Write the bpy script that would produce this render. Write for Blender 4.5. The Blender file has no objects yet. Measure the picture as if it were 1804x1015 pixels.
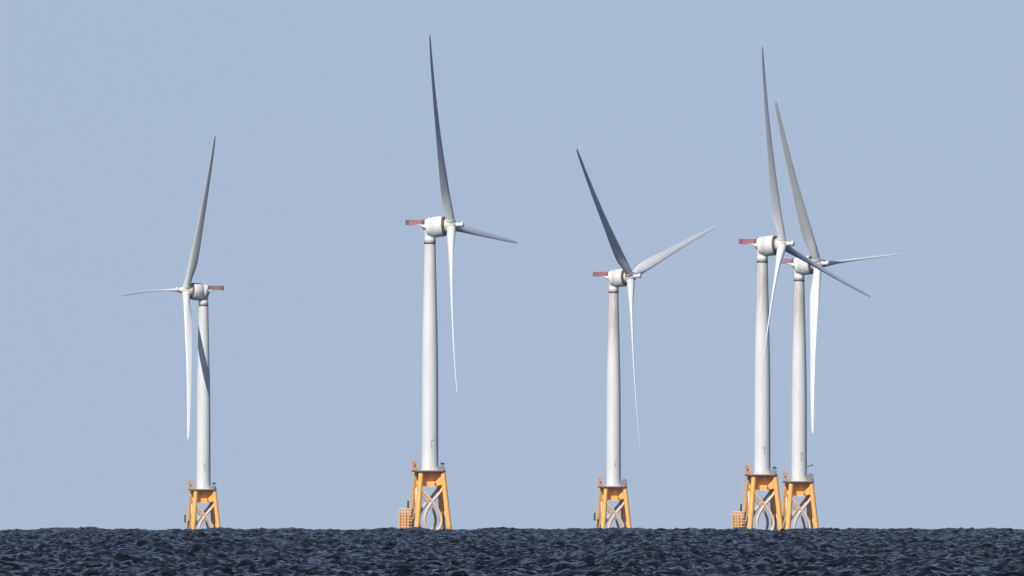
import bpy, math, random
import numpy as np
from mathutils import Vector, Matrix

R = math.radians
SC = bpy.context.scene
COL = SC.collection

# ------------------------------------------------------------------ camera
CAM_H = 5.0                 # eye height above the sea, metres
RE = 3.715e6                # curvature radius of the sea surface, metres
F_PX = 49700.0              # focal length in pixels of the 1804 px wide frame
cam_d = bpy.data.cameras.new('camera')
cam = bpy.data.objects.new('camera', cam_d)
COL.objects.link(cam)
cam.location = (0, 0, CAM_H)
cam.rotation_euler = (R(90) + math.atan((850.5 - 507.5) / F_PX), 0, 0)
cam_d.sensor_width = 36
cam_d.lens = 36 * F_PX / 1804
cam_d.clip_start = 10
cam_d.clip_end = 100000
SC.camera = cam

# ------------------------------------------------------------------ sky, sun, exposure
SUN_EL, SUN_AZ = 42.0, 28.5       # degrees up; degrees left of straight behind the camera
w = bpy.data.worlds.new('World')
SC.world = w
w.use_nodes = True
nt = w.node_tree
nt.nodes.clear()
out = nt.nodes.new('ShaderNodeOutputWorld')
bg = nt.nodes.new('ShaderNodeBackground')
sky = nt.nodes.new('ShaderNodeTexSky')
sky.sky_type = 'NISHITA'
sky.sun_disc = False
sky.sun_elevation = R(SUN_EL)
sky.sun_rotation = R(180 + SUN_AZ)
sky.altitude = 0
sky.air_density = 1.0
sky.dust_density = 0.15
sky.ozone_density = 3.0
bg.inputs['Strength'].default_value = 0.094
# the clear dry air keeps its blue right down to the sea: the lookup never drops below about 6 degrees
tcw = nt.nodes.new('ShaderNodeTexCoord')
sepw = nt.nodes.new('ShaderNodeSeparateXYZ')
comw = nt.nodes.new('ShaderNodeCombineXYZ')
sq = nt.nodes.new('ShaderNodeMath')
sq.operation = 'MULTIPLY_ADD'
sq.inputs[2].default_value = 0.112 ** 2
rt = nt.nodes.new('ShaderNodeMath')
rt.operation = 'SQRT'
nt.links.new(tcw.outputs['Generated'], sepw.inputs[0])
nt.links.new(sepw.outputs[2], sq.inputs[0])
nt.links.new(sepw.outputs[2], sq.inputs[1])
nt.links.new(sq.outputs[0], rt.inputs[0])
nt.links.new(sepw.outputs[0], comw.inputs[0])
nt.links.new(sepw.outputs[1], comw.inputs[1])
nt.links.new(rt.outputs[0], comw.inputs[2])
nt.links.new(comw.outputs[0], sky.inputs[0])
tint = nt.nodes.new('ShaderNodeMix')
tint.data_type = 'RGBA'
tint.blend_type = 'MULTIPLY'
tint.inputs[0].default_value = 1.0
tint.inputs[7].default_value = (1.0, 0.85, 0.885, 1)
nt.links.new(sky.outputs[0], tint.inputs[6])
nt.links.new(tint.outputs[2], bg.inputs[0])
nt.links.new(bg.outputs[0], out.inputs[0])

sun_d = bpy.data.lights.new('sun', 'SUN')
sun_d.energy = 4.8
sun_d.angle = R(0.5)
sun_d.color = (1.0, 0.95, 0.87)
sun = bpy.data.objects.new('sun', sun_d)
COL.objects.link(sun)
sd = Vector((-math.sin(R(SUN_AZ)) * math.cos(R(SUN_EL)), -math.cos(R(SUN_AZ)) * math.cos(R(SUN_EL)), math.sin(R(SUN_EL))))
sun.rotation_euler = (-sd).to_track_quat('-Z', 'Y').to_euler()
sun.location = (-200, -200, 300)

SC.view_settings.view_transform = 'Standard'
SC.view_settings.look = 'None'
SC.view_settings.exposure = 0.0
SC.view_settings.gamma = 1.0


# ------------------------------------------------------------------ materials
def nodes(name):
    m = bpy.data.materials.new(name)
    m.use_nodes = True
    t = m.node_tree
    b = t.nodes['Principled BSDF']
    return m, t, b


def mixc(t, fac, a, b):
    n = t.nodes.new('ShaderNodeMix')
    n.data_type = 'RGBA'
    for sock, v in ((n.inputs[0], fac), (n.inputs[6], a), (n.inputs[7], b)):
        if hasattr(v, 'default_value') or hasattr(v, 'links'):
            t.links.new(v, sock)
        else:
            sock.default_value = v
    return n.outputs[2]


def paint(name, col, dirt, scale=(0.5, 0.5, 0.12), amount=0.5, rough=0.45, lo=0.45, hi=0.75, stain=None):
    """painted metal with procedural wear; stain = (z0, z1, colour, strength) rises between two heights"""
    m, t, b = nodes(name)
    tc = t.nodes.new('ShaderNodeTexCoord')
    mp = t.nodes.new('ShaderNodeMapping')
    mp.inputs['Scale'].default_value = scale
    t.links.new(tc.outputs['Object'], mp.inputs[0])
    nz = t.nodes.new('ShaderNodeTexNoise')
    nz.inputs['Scale'].default_value = 1.0
    nz.inputs['Detail'].default_value = 6
    nz.inputs['Roughness'].default_value = 0.6
    t.links.new(mp.outputs[0], nz.inputs['Vector'])
    mr = t.nodes.new('ShaderNodeMapRange')
    mr.inputs['From Min'].default_value = lo
    mr.inputs['From Max'].default_value = hi
    mr.inputs['To Max'].default_value = amount
    t.links.new(nz.outputs['Fac'], mr.inputs[0])
    c = mixc(t, mr.outputs[0], (*col, 1), (*dirt, 1))
    if stain:
        z0, z1, sc, st = stain
        sp = t.nodes.new('ShaderNodeSeparateXYZ')
        t.links.new(tc.outputs['Object'], sp.inputs[0])
        m2 = t.nodes.new('ShaderNodeMapRange')
        m2.interpolation_type = 'SMOOTHSTEP'
        lo_z, hi_z = min(z0, z1), max(z0, z1)
        m2.inputs['From Min'].default_value = lo_z
        m2.inputs['From Max'].default_value = hi_z
        m2.inputs['To Min'].default_value = 0.0 if z1 > z0 else st
        m2.inputs['To Max'].default_value = st if z1 > z0 else 0.0
        t.links.new(sp.outputs[2], m2.inputs[0])
        n2 = t.nodes.new('ShaderNodeTexNoise')
        n2.inputs['Scale'].default_value = 2.2
        n2.inputs['Detail'].default_value = 5
        t.links.new(mp.outputs[0], n2.inputs['Vector'])
        m3 = t.nodes.new('ShaderNodeMapRange')
        m3.inputs['From Min'].default_value = 0.3
        m3.inputs['From Max'].default_value = 0.62
        t.links.new(n2.outputs['Fac'], m3.inputs[0])
        mu = t.nodes.new('ShaderNodeMath')
        mu.operation = 'MULTIPLY'
        t.links.new(m2.outputs[0], mu.inputs[0])
        t.links.new(m3.outputs[0], mu.inputs[1])
        c = mixc(t, mu.outputs[0], c, (*sc, 1))
    t.links.new(c, b.inputs['Base Color'])
    b.inputs['Roughness'].default_value = rough
    return m


M = {}
M['tower_clean'] = paint('tower_paint', (0.74, 0.75, 0.76), (0.58, 0.57, 0.56), (0.35, 0.35, 0.05), 0.6,
                         stain=(60, 84, (0.50, 0.47, 0.44), 0.45))
M['tower_stained'] = paint('tower_paint_stained', (0.74, 0.75, 0.76), (0.58, 0.57, 0.56), (0.35, 0.35, 0.05), 0.6,
                           stain=(48, 76, (0.42, 0.37, 0.31), 0.9))
M['nacelle'] = paint('nacelle_paint', (0.78, 0.79, 0.77), (0.55, 0.54, 0.50), (0.6, 0.6, 0.25), 0.55)
M['blade'] = paint('blade_gelcoat', (0.74, 0.75, 0.76), (0.60, 0.60, 0.61), (0.5, 0.5, 0.06), 0.5, rough=0.38)
M['hub'] = paint('hub_tan_with_shade', (0.66, 0.62, 0.56), (0.42, 0.36, 0.30), (0.7, 0.7, 0.7), 0.7)  # warm shade of the rotor's disc front is put into this tan colour
M['groove'] = paint('dark_groove', (0.13, 0.08, 0.06), (0.08, 0.06, 0.05), (1, 1, 1), 0.6)
M['band'] = paint('grey_band', (0.10, 0.10, 0.11), (0.16, 0.16, 0.16), (1, 1, 1), 0.6)
M['red'] = paint('red_paint', (0.42, 0.11, 0.125), (0.52, 0.27, 0.28), (1.2, 1.2, 1.2), 0.6)
M['yellow'] = paint('yellow_paint', (0.93, 0.50, 0.13), (0.76, 0.35, 0.11), (0.8, 0.8, 0.25), 0.6, rough=0.5,
                    stain=(-18.6, -21.5, (0.30, 0.13, 0.07), 0.8))
M['pale'] = paint('pale_yellow_paint', (0.74, 0.55, 0.40), (0.62, 0.40, 0.24), (0.9, 0.9, 0.4), 0.6)  # pale yellow-cream base colour for braces and ladder
M['peach'] = paint('sun_faded_orange_paint', (0.90, 0.53, 0.23), (0.78, 0.50, 0.30), (0.7, 0.7, 0.3), 0.8)
M['orange'] = paint('faded_orange_paint', (0.68, 0.33, 0.16), (0.50, 0.27, 0.18), (1, 1, 1), 0.6)
M['deck'] = paint('deck_steel', (0.20, 0.15, 0.13), (0.12, 0.10, 0.09), (1, 1, 1), 0.6)
M['rail'] = paint('rail_galvanised', (0.50, 0.44, 0.36), (0.38, 0.34, 0.30), (1, 1, 1), 0.5)
M['dark'] = paint('dark_equipment', (0.06, 0.065, 0.08), (0.10, 0.10, 0.11), (1, 1, 1), 0.5)
M['grey'] = paint('grey_cabinet', (0.26, 0.25, 0.27), (0.18, 0.17, 0.18), (1, 1, 1), 0.5)
M['mark'] = paint('marking_grey', (0.33, 0.33, 0.32), (0.45, 0.45, 0.44), (2, 2, 2), 0.6)


def water():
    m, t, b = nodes('sea_water')
    tc = t.nodes.new('ShaderNodeTexCoord')

    def noise(scale, detail, rough, sx=1, sy=1):
        mp = t.nodes.new('ShaderNodeMapping')
        mp.inputs['Scale'].default_value = (sx, sy, 1)
        t.links.new(tc.outputs['Object'], mp.inputs[0])
        n = t.nodes.new('ShaderNodeTexNoise')
        n.inputs['Scale'].default_value = scale
        n.inputs['Detail'].default_value = detail
        n.inputs['Roughness'].default_value = rough
        t.links.new(mp.outputs[0], n.inputs['Vector'])
        return n.outputs['Fac']
    small = noise(1.9, 3, 0.6, 1.0, 1.0)
    bp = t.nodes.new('ShaderNodeBump')
    bp.inputs['Strength'].default_value = 1.0
    bp.inputs['Distance'].default_value = 2.0
    t.links.new(small, bp.inputs['Height'])
    t.links.new(bp.outputs[0], b.inputs['Normal'])
    big = noise(0.03, 3, 0.6, 1.0, 0.25)        # drifting patches of clearer and siltier water
    mr = t.nodes.new('ShaderNodeMapRange')
    mr.inputs['From Min'].default_value = 0.35
    mr.inputs['From Max'].default_value = 0.65
    t.links.new(big, mr.inputs[0])
    c = mixc(t, mr.outputs[0], (0.002, 0.002, 0.001, 1), (0.006, 0.007, 0.006, 1))
    t.links.new(c, b.inputs['Base Color'])
    b.inputs['Roughness'].default_value = 0.06
    b.inputs['IOR'].default_value = 1.33
    b.inputs['Specular IOR Level'].default_value = 0.12
    return m


M['water'] = water()


# ------------------------------------------------------------------ the sea
def ocean_tile(n, size, wind_deg, peak, seed):
    """random sea from a directional spectrum; returns a periodic n x n height field, unit rms"""
    rng = np.random.default_rng(seed)
    k1 = np.fft.fftfreq(n, size / n) * 2 * np.pi
    kx, ky = np.meshgrid(k1, k1)
    k = np.hypot(kx, ky)
    k[0, 0] = 1e9
    kp = 2 * np.pi / peak
    ang = np.arctan2(ky, kx) - math.radians(wind_deg)
    spec = k ** -3.3 * np.exp(-1.2 * (kp / k) ** 2) * (0.06 + np.cos(ang) ** 2) * np.exp(-(k / 9.0) ** 2)
    spec[0, 0] = 0
    amp = (rng.normal(size=(n, n)) + 1j * rng.normal(size=(n, n))) * np.sqrt(spec)
    h = np.real(np.fft.ifft2(amp))
    h -= h.mean()
    return (h / h.std()).astype(np.float32)


def sample(tile, size, x, y):
    n = tile.shape[0]
    u = (x / size * n) % n
    v = (y / size * n) % n
    i = np.floor(u).astype(np.int64) % n
    j = np.floor(v).astype(np.int64) % n
    fu = u - np.floor(u)
    fv = v - np.floor(v)
    i1 = (i + 1) % n
    j1 = (j + 1) % n
    return (tile[j, i] * (1 - fu) * (1 - fv) + tile[j, i1] * fu * (1 - fv) +
            tile[j1, i] * (1 - fu) * fv + tile[j1, i1] * fu * fv)


WAVE_RMS, SWELL_RMS = 0.135, 0.40


def make_sea():
    # rows: distance from the camera, fine where the photograph looks at the water
    d = list(np.linspace(20, 1350, 60))
    while d[-1] < 7600:
        d.append(d[-1] + 0.35 + 0.00014 * d[-1])
    fine_end = d[-1]
    s = 2.0
    while d[-1] < 24000:
        s = min(s * 1.12, 1500)
        d.append(d[-1] + s)
    d = np.array(d)
    # columns: tangent of the bearing
    a = list(np.linspace(0, 0.0205, 280))
    st = a[-1] - a[-2]
    while a[-1] < 1.6:
        st *= 1.13
        a.append(a[-1] + st)
    a = np.array(a)
    a = np.concatenate([-a[:0:-1], a])
    X = d[:, None] * a[None, :]
    Y = np.repeat(d[:, None], len(a), 1)
    t1 = ocean_tile(2048, 330.0, 72, 3.6, 3)
    t2 = ocean_tile(2048, 290.0, 20, 2.8, 8)
    t3 = ocean_tile(512, 1700.0, 8, 48.0, 5)
    # (the long swell runs across the view)
    c, s_ = math.cos(0.6), math.sin(0.6)
    Z = (WAVE_RMS * 0.85 * sample(t1, 330.0, X, Y) +
         WAVE_RMS * 0.5 * sample(t2, 290.0, X * c - Y * s_, X * s_ + Y * c) +
         SWELL_RMS * sample(t3, 1700.0, X, Y * 0.35))
    # the coarse far and side rings cannot carry the short waves
    cell = np.maximum(np.gradient(d)[:, None] * np.ones_like(X), np.abs(np.gradient(X, axis=1)))
    Z *= np.clip(4.0 / np.maximum(cell, 0.01), 0, 1) * np.clip(Y / 600.0, 0.1, 1)
    Z -= (X ** 2 + Y ** 2) / (2 * RE) + 1.0        # low tide: mean level a metre under the datum
    nr, nc = X.shape
    co = np.stack([X, Y, Z], -1).reshape(-1, 3).astype(np.float32)
    me = bpy.data.meshes.new('sea')
    me.vertices.add(len(co))
    me.vertices.foreach_set('co', co.ravel())
    idx = np.arange(nr * nc, dtype=np.int32).reshape(nr, nc)
    q = np.stack([idx[:-1, :-1], idx[:-1, 1:], idx[1:, 1:], idx[1:, :-1]], -1).reshape(-1, 4)
    me.loops.add(q.size)
    me.loops.foreach_set('vertex_index', q.ravel())
    me.polygons.add(len(q))
    me.polygons.foreach_set('loop_start', np.arange(0, q.size, 4, dtype=np.int32))
    me.polygons.foreach_set('use_smooth', np.ones(len(q), dtype=bool))
    me.update(calc_edges=True)
    me.materials.append(M['water'])
    o = bpy.data.objects.new('sea', me)
    COL.objects.link(o)
    o['kind'] = 'structure'
    return o


make_sea()


# ------------------------------------------------------------------ mesh helper
class MB:
    def __init__(s):
        s.v, s.f, s.sm = [], [], []

    def add(s, vs, fs, smooth=False):
        b = len(s.v)
        s.v += [tuple(p) for p in vs]
        s.f += [tuple(b + i for i in f) for f in fs]
        s.sm += [smooth] * len(fs)

    def box(s, c, d, rz=0.0, taper=1.0):
        cx, cy, cz = c
        co, si = math.cos(rz), math.sin(rz)
        vs = []
        for z, k in ((-1, 1.0), (1, taper)):
            for x, y in ((-1, -1), (1, -1), (1, 1), (-1, 1)):
                px, py = x * d[0] / 2 * k, y * d[1] / 2 * k
                vs.append((cx + px * co - py * si, cy + px * si + py * co, cz + z * d[2] / 2))
        s.add(vs, [(3, 2, 1, 0), (4, 5, 6, 7), (0, 1, 5, 4), (1, 2, 6, 5), (2, 3, 7, 6), (3, 0, 4, 7)])

    def tube(s, pts, r, n=10, cap=True):
        """tube through points; r a number or one per point"""
        pts = [Vector(p) for p in pts]
        rs = r if isinstance(r, (list, tuple)) else [r] * len(pts)
        rings = []
        up = None
        for i, p in enumerate(pts):
            t = (pts[min(i + 1, len(pts) - 1)] - pts[max(i - 1, 0)]).normalized()
            if up is None:
                up = Vector((0, 1, 0)) if abs(t.y) < 0.9 else Vector((1, 0, 0))
            x = up.cross(t).normalized()
            y = t.cross(x).normalized()
            up = y
            rings.append([p + (x * math.cos(a) + y * math.sin(a)) * rs[i] for a in [2 * math.pi * k / n for k in range(n)]])
        vs = [q for rg in rings for q in rg]
        fs = []
        for i in range(len(rings) - 1):
            for k in range(n):
                fs.append((i * n + k, i * n + (k + 1) % n, (i + 1) * n + (k + 1) % n, (i + 1) * n + k))
        s.add(vs, fs, True)
        if cap:
            s.add(rings[0], [tuple(range(n))[::-1]])
            s.add(rings[-1], [tuple(range(n))])

    def lathe(s, prof, axis='z', n=40, origin=(0, 0, 0), tilt=0.0, a0=0, a1=2 * math.pi):
        """prof: (position along axis, radius); sharp where a point is doubled"""
        o = Vector(origin)
        m = Matrix.Identity(3)
        if axis == 'x':
            m = Matrix.Rotation(-tilt, 3, 'Y') @ Matrix.Rotation(R(90), 3, 'Y')
        vs = []
        for (h, r) in prof:
            for k in range(n):
                a = 2 * math.pi * k / n
                vs.append(o + m @ Vector((r * math.cos(a), r * math.sin(a), h)))
        fs = []
        for i in range(len(prof) - 1):
            if prof[i] == prof[i + 1]:
                continue
            for k in range(n):
                fs.append((i * n + k, i * n + (k + 1) % n, (i + 1) * n + (k + 1) % n, (i + 1) * n + k))
        s.add(vs, fs, True)

    def loft(s, rings, smooth=True, caps=True):
        n = len(rings[0])
        vs = [q for rg in rings for q in rg]
        fs = []
        for i in range(len(rings) - 1):
            for k in range(n):
                fs.append((i * n + k, i * n + (k + 1) % n, (i + 1) * n + (k + 1) % n, (i + 1) * n + k))
        s.add(vs, fs, smooth)
        if caps:
            s.add(rings[0], [tuple(range(n))[::-1]])
            s.add(rings[-1], [tuple(range(n))])

    def mesh(s, name, mat):
        me = bpy.data.meshes.new(name)
        me.from_pydata(s.v, [], s.f)
        me.polygons.foreach_set('use_smooth', s.sm)
        me.materials.append(mat)
        me.update()
        import bmesh
        bm = bmesh.new()
        bm.from_mesh(me)
        bmesh.ops.recalc_face_normals(bm, faces=bm.faces)
        bm.to_mesh(me)
        bm.free()
        return me


def part(name, me, parent, mat4=None, label=None):
    o = bpy.data.objects.new(name, me)
    COL.objects.link(o)
    o.parent = parent
    if mat4 is not None:
        o.matrix_local = mat4
    if label:
        o['label'] = label
    return o


CACHE = {}


def cached(key, fn):
    if key not in CACHE:
        CACHE[key] = fn()
    return CACHE[key]


# ------------------------------------------------------------------ turbine pieces (metres)
ROOT_R, TIP_R = 1.2, 74.0
TILT = R(5.6)
OVERHANG = 7.8


def interp(x, xs, ys):
    return float(np.interp(x, xs, ys))


def blade_mesh(pitch, sag=0.0, bend=6.3, chord_k=1.0):
    """span +Z, upwind +X, leading edge towards +Y"""
    mb = MB()
    n = 24
    rings = []
    for i in range(46):
        s = (i / 45) ** 0.9
        r = ROOT_R + (TIP_R - ROOT_R) * s
        chord = interp(r, [0, 3.5, 7, 11, 16, 24, 36, 50, 62, 70, 73, 74], [3.1, 3.1, 3.5, 4.15, 4.25, 3.7, 2.85, 2.15, 1.65, 1.25, 0.9, 0.4]) * chord_k
        if r < 4:
            chord = 3.1
        tr = interp(r, [0, 3.5, 7, 11, 16, 24, 36, 74], [1, 1, 0.8, 0.52, 0.38, 0.30, 0.26, 0.25])
        tw = R(interp(r, [0, 8, 16, 30, 50, 74], [16, 15, 11, 5.5, 2, -1]) + pitch)
        rnd = interp(r, [0, 3.5, 12], [1, 1, 0])
        off = bend * (0.5 * (r / TIP_R) + 0.5 * (r / TIP_R) ** 2)
        lx, ly = math.sin(tw), math.cos(tw)      # towards the leading edge
        nx, ny = math.cos(tw), -math.sin(tw)     # towards the pressure side
        ring = []
        for k in range(n):
            a = 2 * math.pi * k / n
            cx, cy = 0.5 * math.cos(a), 0.5 * math.sin(a) * tr
            # aerofoil: full nose, thin tail, flatter pressure side
            u = (0.5 - cx)                       # 0 at nose, 1 at tail
            th = tr * 0.5 * 2.0 * (1.4845 * math.sqrt(max(u, 0)) - 0.63 * u - 1.758 * u * u + 1.4215 * u ** 3 - 0.518 * u ** 4) * 0.98 + 0.006
            fy = th * (0.62 if math.sin(a) > 0 else -1.0) if abs(math.sin(a)) > 1e-6 else 0.0
            fx = cx - 0.15
            px = (cx * rnd + fx * (1 - rnd)) * chord
            py = (cy * rnd + fy * (1 - rnd)) * chord
            ring.append((off + lx * px + nx * py, ly * px + ny * py + sag * (r / TIP_R) ** 2, r))
        rings.append(ring)
    mb.loft(rings)
    return mb.mesh('blade', M['blade'])


def hub_mesh():
    mb = MB()
    mb.lathe([(-2.9, 2.2), (-2.4, 2.3), (-1.2, 2.35), (0.0, 2.3), (1.0, 2.0), (1.6, 1.5), (1.9, 0.9), (1.9, 0.0)], 'x', 32)
    return mb.mesh('hub', M['hub'])


def blade_root_mesh():
    mb = MB()
    mb.lathe([(0.3, 1.62), (2.0, 1.72), (2.6, 1.72), (2.6, 1.72), (2.62, 1.5)], 'z', 28)
    return mb.mesh('blade_collar', M['nacelle'])


def nose_mesh():
    mb = MB()
    mb.lathe([(1.85, 1.0), (2.6, 0.75), (3.7, 0.62), (3.7, 0.62), (3.75, 0.95), (4.3, 1.0), (4.55, 0.7), (4.6, 0.0)], 'x', 24)
    return mb.mesh('nose_cone', M['nacelle'])


def generator_mesh():
    mb = MB()
    mb.lathe([(-0.9, 0), (-0.9, 2.9), (-0.6, 3.3), (0.0, 3.42), (0.6, 3.5), (0.6, 3.5), (0.62, 3.42), (0.8, 3.42), (0.8, 3.42), (0.82, 3.55), (4.5, 3.6), (4.8, 3.6), (4.8, 3.6), (4.95, 3.45), (4.95, 0.0)],
             'x', 56)
    # cooling ribs on the housing
    for k in range(36):
        a = 2 * math.pi * k / 36
        p = [(x, 3.6 * math.cos(a), 3.6 * math.sin(a)) for x in (1.1, 4.4)]
        mb.tube(p, 0.05, 5)
    return mb.mesh('generator_housing', M['nacelle'])


def groove_mesh():
    mb = MB()
    mb.lathe([(4.95, 3.3), (5.0, 3.42), (5.55, 3.42), (5.6, 3.3), (5.62, 2.2)], 'x', 56)
    return mb.mesh('brake_ring', M['groove'])


def nacelle_mesh():
    """rear body and the flared bedplate that sits on the yaw bearing; origin = rotor axis over the tower"""
    mb = MB()
    # rear body: rounded sections along x
    def sec(x, w, zb, zt, n=28, p=3.2):
        ring = []
        for k in range(n):
            a = 2 * math.pi * k / n
            c, s = math.cos(a), math.sin(a)
            ring.append((x, w / 2 * math.copysign(abs(c) ** (2 / p), c), (zb + zt) / 2 + (zt - zb) / 2 * math.copysign(abs(s) ** (2 / p), s)))
        return ring
    mb.loft([sec(0.9, 6.4, -3.2, 3.15), sec(0.0, 6.2, -2.2, 3.15), sec(-1.0, 5.6, -1.1, 3.1), sec(-1.35, 5.2, -0.75, 3.0)])
    mb.loft([sec(-1.3, 5.0, -0.7, 1.25), sec(-2.8, 4.4, 0.35, 1.2), sec(-4.0, 4.0, 0.75, 1.15), sec(-4.9, 3.8, 0.95, 1.12)])
    # bedplate neck
    def oval(z, xf, xb, w, n=28):
        return [((xf + xb) / 2 + (xf - xb) / 2 * math.cos(2 * math.pi * k / n), w / 2 * math.sin(2 * math.pi * k / n), z) for k in range(n)]
    mb.loft([oval(-3.35, 1.95, -1.95, 3.9), oval(-2.6, 2.1, -1.95, 3.9), oval(-2.0, 2.3, -2.05, 3.9), oval(-0.9, 2.6, -2.35, 4.0), oval(0.4, 2.8, -2.9, 4.0)])
    # roof hatch and instruments mast on the roof
    mb.box((0.4, 0, 3.3), (1.6, 1.8, 0.35))
    mb.tube([(-0.7, 1.0, 3.0), (-0.7, 1.0, 4.3)], 0.06, 6)
    mb.tube([(-0.7, -1.0, 3.0), (-0.7, -1.0, 4.0)], 0.06, 6)
    return mb.mesh('nacelle', M['nacelle'])


def yaw_mesh():
    mb = MB()
    mb.lathe([(-5.15, 1.97), (-5.1, 2.03), (-4.0, 2.06), (-3.6, 2.03), (-3.45, 1.9), (-3.36, 1.9)], 'z', 40)
    return mb.mesh('yaw_bearing', M['nacelle'])


def band_mesh():
    mb = MB()
    mb.lathe([(-5.75, 2.0), (-5.72, 2.12), (-5.2, 2.12), (-5.17, 2.0)], 'z', 40)
    return mb.mesh('flange_band', M['band'])


def basket_mesh():
    mb = MB()
    x0, x1, z0, z1, hw = -8.3, -2.2, 0.95, 2.75, 2.0
    mb.box(((x0 - 4.9) / 2, 0, z0 + 0.08), (-4.9 - x0, 2 * hw, 0.18))
    def wall(p, q, open_=False):
        p, q = Vector(p), Vector(q)
        L = (q - p).length
        n = max(2, int(L / 0.55))
        for i in range(n + 1):
            c = p.lerp(q, i / n)
            mb.box((c.x, c.y, (z0 + z1) / 2), (0.13, 0.13, z1 - z0))
        for z in (z0 + 0.5, z0 + 0.95, z0 + 1.4, z1):
            mb.tube([(p.x, p.y, z), (q.x, q.y, z)], 0.085, 6)
    wall((x0, -hw, 0), (x1, -hw, 0))
    wall((x0, hw, 0), (x1, hw, 0))
    wall((x0, -hw, 0), (x0, hw, 0))
    return mb.mesh('winch_platform', M['red'])


def hatch_mesh():
    mb = MB()
    mb.box((-1.75, 0, 2.05), (0.75, 4.2, 1.5))
    mb.box((-2.4, -1.5, 1.7), (0.7, 0.9, 0.9))
    return mb.mesh('hatch_box', M['groove'])


def tower_mesh(H, mat):
    """from deck (z=0) to the band under the yaw bearing; H = hub height over deck"""
    top = H - 5.75
    mb = MB()
    prof = [(0.12, 3.02), (0.12, 3.02)]
    for f, r in ((0.004, 2.98), (0.1, 2.97), (0.25, 2.95), (0.4, 2.92), (0.5, 2.86), (0.6, 2.72), (0.7, 2.54), (0.8, 2.36), (0.9, 2.18), (1.0, 2.0)):
        prof.append((0.15 + f * (top - 0.15), r))
    mb.lathe(prof, 'z', 56)
    return mb.mesh('tower', mat)


def skirt_mesh():
    mb = MB()
    mb.lathe([(0.0, 3.3), (0.18, 3.3), (0.2, 3.2), (0.9, 3.12), (1.3, 3.04), (1.32, 2.9)], 'z', 56)
    return mb.mesh('base_flange', M['nacelle'])


def mark_mesh(strokes, wd=0.27):
    """painted strokes laid on the cylindrical tower, facing the camera; (x, z) in metres"""
    mb = MB()
    rr = 3.0
    for st in strokes:
        for (x0, z0), (x1, z1) in zip(st[:-1], st[1:]):
            d = Vector((x1 - x0, z1 - z0))
            L = d.length
            d /= L
            nrm = Vector((-d.y, d.x)) * wd / 2
            n = 4
            vs = []
            for i in range(n + 1):
                c = Vector((x0, z0)) + d * (L * i / n)
                for sgn in (1, -1):
                    for dr in (-0.01, 0.012):
                        p = c + nrm * sgn
                        a = math.asin(max(-0.95, min(0.95, p.x / rr)))
                        vs.append(((rr + dr) * math.sin(a), -(rr + dr) * math.cos(a), p.y))
            fs = []
            for i in range(n):
                b = i * 4
                fs += [(b + 1, b + 5, b + 7, b + 3), (b, b + 1, b + 3, b + 2), (b, b + 4, b + 5, b + 1), (b + 2, b + 3, b + 7, b + 6)]
            b = n * 4
            fs.append((b, b + 2, b + 3, b + 1))
            mb.add(vs, fs)
    return mb.mesh('painted_mark', M['mark'])


# --- jacket foundation; z = 0 at the deck, sea about 22 m below
JROT = R(11)


def jr(x, y):
    # rotate the square so that the near legs shift to the right
    c, s = math.cos(JROT), math.sin(JROT)
    return (x * c - y * s, x * s + y * c)


def leg_pt(sx, sy, z):
    a = 3.85 + (-z) * 2.0 / 21.0
    return jr(sx * a, sy * a) + (z,)


def leg_mesh(sx, sy):
    mb = MB()
    zs = [-0.6, -2, -6, -10, -14, -18, -22, -27]
    mb.tube([leg_pt(sx, sy, z) for z in zs], [0.9, 0.9, 0.92, 0.94, 0.96, 0.98, 1.0, 1.0], 18)
    for z in (-5.9, -13.5):                       # node cans
        p, q = Vector(leg_pt(sx, sy, z - 0.7)), Vector(leg_pt(sx, sy, z + 0.7))
        mb.tube([p, q], 0.97, 18)
    return mb.mesh('leg', M['yellow'])


def face_pt(face, u, z):
    """point on one face of the jacket; u = -1..1 along the face in units of the half width at that height"""
    a = 3.85 + (-z) * 2.0 / 21.0
    b = a - 0.1
    if face == 'near':
        return jr(u * a, -b) + (z,)
    if face == 'far':
        return jr(u * a, b) + (z,)
    if face == 'left':
        return jr(-b, u * a) + (z,)
    return jr(b, u * a) + (z,)


def brace_mesh(face, sgn, r=0.5):
    mb = MB()
    if face in ('near', 'far'):
        zs = [-5.9, -7.5, -9.2, -11.0, -12.8, -14.4, -16.0, -17.6, -19.0, -20.2, -21.2, -22.1, -23.0]
        us = [0.92, 0.66, 0.34, 0.0, -0.26, -0.43, -0.54, -0.57, -0.53, -0.43, -0.28, -0.10, 0.0]  # lower inward bend: a mirage's mirror image put into the brace shape
        off = 0.25 * sgn
    else:
        zs = [-5.9, -10.0, -14.0, -18.0, -22.5]
        us = [0.92, 0.45, 0.0, -0.45, -0.95]
        off = 0.2 * sgn
    pts = []
    for z, u in zip(zs, us):
        p = Vector(face_pt(face, u * sgn, z))
        p.y += off * (1 if face in ('near', 'far') else 0)
        p.x += off * (0 if face in ('near', 'far') else 1)
        pts.append(p)
    mb.tube(pts, r, 12)
    return mb.mesh('brace', M['pale'])


def column_mesh():
    mb = MB()
    mb.lathe([(-0.55, 3.0), (-1.6, 2.75), (-4.2, 1.75), (-5.6, 1.75), (-5.6, 1.75), (-5.6, 0.0)], 'z', 36)
    return mb.mesh('transition_column', M['yellow'])


def box_mesh():
    mb = MB()
    mb.box((0.35, -2.75, -4.75), (2.7, 1.3, 1.9))
    mb.box((0.35, -2.75, -5.75), (3.0, 1.6, 0.12))
    mb.tube([(0.35, -2.0, -4.7), (0.35, -1.0, -4.7)], 0.5, 10)
    return mb.mesh('cable_box', M['yellow'])


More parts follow.
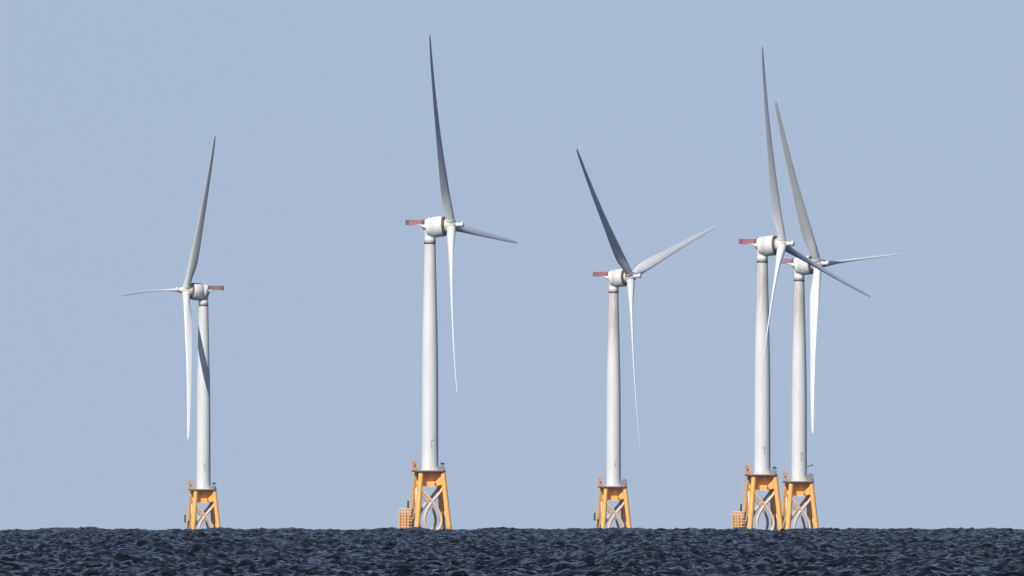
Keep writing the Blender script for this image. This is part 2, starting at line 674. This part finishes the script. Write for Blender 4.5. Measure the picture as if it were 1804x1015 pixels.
def girder_mesh(sx, sy):
    """deep plate strut from the central column out to a leg"""
    mb = MB()
    top = leg_pt(sx, sy, -0.6)
    d = Vector((top[0], top[1], 0)).normalized()
    n = Vector((-d.y, d.x, 0)) * 0.55
    r0, r1t, r1b = 1.5, Vector(top[:2]).length, Vector(leg_pt(sx, sy, -5.6)[:2]).length
    prof = [(r0, -0.6), (r1t, -0.6), (r1b, -4.9), (r0 + 1.6, -5.45), (r0, -5.45)]
    vs = [tuple(d * a + n + Vector((0, 0, z))) for a, z in prof] + [tuple(d * a - n + Vector((0, 0, z))) for a, z in prof]
    m = len(prof)
    fs = [tuple(range(m)), tuple(range(m, 2 * m))[::-1]] + [(i, (i + 1) % m, m + (i + 1) % m, m + i) for i in range(m)]
    mb.add(vs, fs)
    return mb.mesh('transition_girder', M['yellow'])


def octagon(a, cut):
    pts = [(a, -a + cut), (a, a - cut), (a - cut, a), (-a + cut, a), (-a, a - cut), (-a, -a + cut), (-a + cut, -a), (a - cut, -a)]
    return [jr(*p) for p in pts]


DX = -0.45      # the deck sits a little left of the tower


def deck_mesh():
    mb = MB()
    pts = octagon(5.2, 1.1)
    n = len(pts)
    vs = [(x + DX, y, 0.0) for x, y in pts] + [(x + DX, y, -0.55) for x, y in pts]
    mb.add(vs, [tuple(range(n)), tuple(range(n, 2 * n))[::-1]] + [(i, (i + 1) % n, n + (i + 1) % n, n + i) for i in range(n)])
    for i in range(n):                            # edge beam
        p, q = pts[i], pts[(i + 1) % n]
        mb.tube([(p[0] + DX, p[1], -0.3), (q[0] + DX, q[1], -0.3)], 0.22, 8)
    return mb.mesh('deck', M['deck'])


def rail_mesh():
    mb = MB()
    pts = octagon(5.1, 1.1)
    n = len(pts)
    for i in range(n):
        p, q = Vector(pts[i] + (0,)), Vector(pts[(i + 1) % n] + (0,))
        L = (q - p).length
        for z in (0.12, 0.5, 0.85, 1.25):
            mb.tube([(p.x + DX, p.y, z), (q.x + DX, q.y, z)], 0.055, 5)
        k = max(1, int(L / 0.9))
        for j in range(k):
            c = p.lerp(q, j / k)
            mb.tube([(c.x + DX, c.y, 0), (c.x + DX, c.y, 1.25)], 0.06, 5)
    return mb.mesh('railing', M['rail'])


def winch_mesh(k):
    """orange davit with frame and drum at the left edge of the deck"""
    mb = MB()
    x, y = -5.35, -1.6
    w_, h_ = 1.7, 3.1 + 0.25 * k
    for sx in (-1, 1):
        for sy in (-1, 1):
            mb.box((x + sx * w_ / 2, y + sy * 0.7, h_ / 2), (0.42, 0.42, h_))
    mb.box((x, y, h_), (w_ + 0.3, 1.7, 0.3))
    mb.box((x, y, 0.55), (w_ + 0.2, 1.6, 0.9))
    mb.box((x - 0.1, y, h_ * 0.78), (1.3, 1.3, 1.0))
    mb.tube([(x + 0.4, y, h_), (x + 0.1, y, h_ + 0.8)], 0.16, 8)
    return mb.mesh('deck_crane', M['orange'])


def drum_mesh():
    mb = MB()
    mb.tube([(-5.3, -2.5, 1.75), (-5.3, -0.8, 1.75)], 0.42, 14)
    return mb.mesh('winch_drum', M['dark'])


def cabinet_mesh(k):
    mb = MB()
    if k == 0:      # low cabinet with a dark top unit
        mb.box((4.0, -1.5, 0.8), (1.7, 1.5, 1.6))
        mb.box((4.2, -1.5, 1.7), (1.4, 1.3, 0.16))
    elif k == 1:    # broad tall grey cabinet with a sloping top
        mb.box((4.3, -1.3, 1.15), (2.3, 1.8, 2.3), 0.1, 0.93)
        mb.box((4.3, -1.3, 2.4), (2.0, 1.5, 0.2), 0.1)
    else:
        mb.box((3.9, -1.4, 0.75), (1.5, 1.6, 1.5))
        mb.box((5.0, -1.0, 0.5), (0.9, 0.9, 1.0))
    return mb.mesh('equipment_cabinet', M['grey'])


def antenna_mesh(k):
    mb = MB()
    if k == 0:
        mb.tube([(4.6, -1.6, 1.7), (4.6, -1.6, 2.5)], 0.12, 8)
        mb.box((4.4, -1.6, 2.45), (1.3, 0.9, 0.75), 0.2, 0.8)
        mb.tube([(3.7, -1.6, 2.6), (5.4, -1.6, 2.3)], 0.13, 6)
    else:
        mb.tube([(4.3, -1.4, 1.5), (4.3, -1.4, 2.6)], 0.14, 8)
        mb.box((4.5, -1.4, 2.5), (1.9, 1.0, 0.7), -0.2, 0.7)
        mb.tube([(3.6, -1.4, 2.3), (4.4, -1.4, 3.1)], 0.12, 6)
    return mb.mesh('fog_signal', M['dark'])


def arm_mesh():
    mb = MB()
    mb.tube([(2.7, -1.0, 5.9), (4.2, -1.2, 6.0), (5.3, -1.3, 6.15)], [0.16, 0.16, 0.14], 8)
    mb.box((5.0, -1.3, 6.25), (0.9, 0.35, 0.3))
    mb.tube([(2.7, -1.0, 4.9), (3.9, -1.2, 5.9)], 0.08, 6)
    return mb.mesh('service_arm', M['dark'])


def ladder_mesh():
    """caged ladder down the left side of the jacket"""
    mb = MB()
    top, bot = Vector((-6.1, 0.5, -0.6)), Vector((-7.6, 0.5, -13.0))
    for dy in (-0.35, 0.35):
        mb.tube([(top.x, top.y + dy, top.z), (bot.x, bot.y + dy, bot.z)], 0.07, 6)
        mb.tube([(top.x - 0.8, top.y + dy, top.z), (bot.x - 0.8, bot.y + dy, bot.z)], 0.04, 5)
    for i in range(28):
        c = top.lerp(bot, i / 27)
        mb.tube([(c.x, c.y - 0.35, c.z), (c.x, c.y + 0.35, c.z)], 0.035, 5)
        if i % 3 == 0:
            mb.tube([(c.x, c.y - 0.4, c.z), (c.x - 0.8, c.y - 0.35, c.z), (c.x - 0.8, c.y + 0.35, c.z), (c.x, c.y + 0.4, c.z)], 0.04, 5)
    return mb.mesh('ladder', M['pale'])


def rest_mesh():
    mb = MB()
    mb.box((-7.75, 0.3, -12.2), (0.75, 1.2, 3.0), 0.1, 0.7)
    mb.box((-7.4, 0.3, -13.8), (1.9, 1.9, 0.2))
    return mb.mesh('rest_platform', M['dark'])


def landing_mesh():
    mb = MB()
    x0, x1, z0, z1 = -10.9, -7.7, -25.0, -13.7
    for x in (x0, x0 + 1.1, x1 - 1.1, x1):
        for y in (-1.2, 1.4):
            mb.tube([(x, y, z0), (x, y, z1)], 0.24, 8)
    z = z1
    while z > z0:
        for y in (-1.2, 1.4):
            mb.tube([(x0, y, z), (x1 + 1.4, y, z)], 0.24 if z == z1 else 0.15, 8)
        for x in (x0, x1):
            mb.tube([(x, -1.2, z), (x, 1.4, z)], 0.14, 8)
        z -= 1.05
    for i in range(30):
        zz = z1 - 0.35 * i
        mb.tube([(x0 + 1.1, -1.2, zz), (x1 - 1.1, -1.2, zz)], 0.05, 5)
    mb.box(((x0 + x1) / 2, 0.2, (z1 - 1.5 + z0) / 2), (x1 - x0 - 0.5, 0.12, z1 - 1.5 - z0))
    return mb.mesh('boat_landing', M['peach'])


# ------------------------------------------------------------------ the five turbines
# tower px, deck py, scale px/m, hub py, k (screen slant of the rotor plane), facing, blade angles, pitch
def turbine(label, tx, deck_y, scale, hub_y, k, face, thetas, pitches, mat, strokes, equip, sags=(0, 0, 0), bend=6.3,
            landing=False, arm=False, chord_k=1.0):
    D = F_PX / scale
    x = (tx - 902.0) / F_PX * D
    zdeck = CAM_H + (850.5 - deck_y) / scale
    zsea = -(x * x + D * D) / (2 * RE)
    base = zdeck - zsea
    H = (deck_y - hub_y) / scale - OVERHANG * math.sin(TILT)
    root = bpy.data.objects.new('wind_turbine', None)
    COL.objects.link(root)
    root.location = (x, D, zsea)
    root['label'] = label
    root['category'] = 'wind turbine'
    root['group'] = 'offshore wind turbines standing in a row on the horizon'
    T = Matrix.Translation((0, 0, base))

    def dk(name, fn, parent=None, key=None, lab=None):
        me = cached(key or name, fn)
        if parent is None:
            return part(name, me, root, T, lab)
        return part(name, me, parent, None, lab)

    # foundation
    for sx in (-1, 1):
        for sy in (-1, 1):
            dk('leg', lambda: leg_mesh(sx, sy), key=('leg', sx, sy))
    for fc in ('near', 'far', 'left', 'right'):
        for sg in (-1, 1):
            dk('brace', lambda: brace_mesh(fc, sg), key=('brace', fc, sg))
    colm = dk('transition_column', column_mesh)
    for sx in (-1, 1):
        for sy in (-1, 1):
            dk('transition_girder', lambda: girder_mesh(sx, sy), colm, ('girder', sx, sy))
    dk('cable_box', box_mesh, colm)
    deck = dk('deck', deck_mesh)
    dk('railing', rail_mesh, deck)
    cr = dk('deck_crane', lambda: winch_mesh(equip), key=('winch', equip))
    dk('winch_drum', drum_mesh, cr)
    cb = dk('equipment_cabinet', lambda: cabinet_mesh(equip), key=('cab', equip))
    dk('fog_signal', lambda: antenna_mesh(equip % 2), cb, ('ant', equip % 2))
    ld = dk('ladder', ladder_mesh)
    dk('rest_platform', rest_mesh, ld)
    if landing:
        dk('boat_landing', landing_mesh)
    # tower
    tw = part('tower', tower_mesh(H, M[mat]), root, T)
    dk('base_flange', skirt_mesh, tw)
    part('painted_mark', mark_mesh([[((px - tx) / scale, (deck_y - py) / scale) for px, py in st] for st in strokes]), tw)
    if arm:
        dk('service_arm', arm_mesh, tw)
    # nacelle: +x forward
    yaw = math.atan2(-abs(k), face * math.sqrt(1 - k * k))
    N = Matrix.Translation((0, 0, base + H)) @ Matrix.Rotation(yaw, 4, 'Z')
    part('yaw_bearing', cached('yaw', yaw_mesh), root, N)
    part('flange_band', cached('band', band_mesh), root, N)
    nac = part('nacelle', cached('nacelle', nacelle_mesh), root, N)
    tiltm = Matrix.Rotation(-TILT, 4, 'Y')
    part('generator_housing', cached('gen', generator_mesh), nac, tiltm)
    part('brake_ring', cached('groove', groove_mesh), nac, tiltm)
    part('winch_platform', cached('basket', basket_mesh), nac)
    part('hatch_box', cached('hatch', hatch_mesh), nac)
    # rotor
    Hm = N @ tiltm @ Matrix.Translation((OVERHANG, 0, 0))
    hub = part('hub', cached('hub', hub_mesh), root, Hm)
    part('nose_cone', cached('nose', nose_mesh), hub)
    for th, pt, sg in zip(thetas, pitches, sags):
        # th: degrees from up, positive swings towards the camera
        # in the rotor frame: z up in plane, y = horizontal in plane
        ysign = -1.0 if face > 0 else 1.0
        t = R(th)
        b = Vector((0, ysign * math.sin(t), math.cos(t)))
        a = Vector((1, 0, 0))
        lead = b.cross(a)
        B = Matrix(((a.x, lead.x, b.x, 0), (a.y, lead.y, b.y, 0), (a.z, lead.z, b.z, 0), (0, 0, 0, 1)))
        bl = part('blade', cached(('blade', pt, sg, bend, chord_k), lambda: blade_mesh(pt, sg, bend, chord_k)), root, Hm @ B)
        part('blade_collar', cached('collar', blade_root_mesh), bl)
    return root


turbine('white turbine at far left, the only one whose rotor points left',
        358.5, 862, 4.19, 512, 0.31, -1, (29.1, 149.1, 271.5), (88, 88, 92), 'tower_clean',
        [[(359.5, 817), (359.3, 822)], [(359.5, 819), (362.5, 817)], [(362.5, 821), (361, 826), (361.3, 831)]], 2, sags=(0, 0, -4.2), bend=4.9, chord_k=0.86)
turbine('nearest and largest white turbine, second from left, one blade pointing almost straight up',
        757.5, 829, 4.97, 397.5, 0.23, 1, (25.2, 145.2, 265.2), (20, 20, 20), 'tower_clean',
        [[(760, 777), (759.6, 781), (760, 790)], [(760, 777), (765, 775)], [(760, 790), (762, 789)]], 0,
        landing=True)
turbine('middle white turbine with its upper two blades spread in a wide V',
        1081, 857, 4.31, 488, 0.438, 1, (45.9, 165.7, 286.0), (20, 20, 20), 'tower_stained',
        [[(1082, 814), (1085, 811)], [(1083, 817), (1084, 820), (1082, 823)], [(1085, 816), (1084.4, 820)]], 1)
turbine('white turbine fourth from left, in front of its close neighbour, one blade crossing that neighbour',
        1343, 836, 4.84, 431, 0.356, 1, (14.8, 134.8, 254.8), (20, 20, 20), 'tower_stained',
        [[(1343.6, 788), (1343.4, 791.5)], [(1345.5, 787), (1347.5, 787), (1347, 793), (1345.5, 794)], [(1346.6, 795.5), (1345.8, 800)]], 0,
        landing=True)
turbine('white turbine at far right, partly behind a crossing blade, with its right blade nearly level',
        1408, 848, 4.58, 465.5, 0.385, 1, (33.1, 153.1, 273.1), (70, 70, 70), 'tower_stained',
        [[(1409.5, 798.5), (1414, 797.5), (1412, 803), (1410, 803)], [(1410, 804.5), (1413, 808), (1410, 812)]], 1, bend=5.0, arm=True)


# ------------------------------------------------------------------ the sea air
def haze():
    m = bpy.data.materials.new('sea_air')
    m.use_nodes = True
    t = m.node_tree
    t.nodes.clear()
    o = t.nodes.new('ShaderNodeOutputMaterial')
    v = t.nodes.new('ShaderNodeVolumePrincipled')
    v.inputs['Color'].default_value = (0.80, 0.88, 1.0, 1)
    v.inputs['Density'].default_value = HAZE
    v.inputs['Anisotropy'].default_value = 0.0
    t.links.new(v.outputs[0], o.inputs['Volume'])
    mb = MB()
    zb, zt = -400.0, 190.0
    mb.box((0, 12000, (zb + zt) / 2), (90000, 26000, zt - zb))
    ob = bpy.data.objects.new('haze', mb.mesh('haze', m))
    COL.objects.link(ob)
    ob['kind'] = 'stuff'


HAZE = 5e-6
haze()
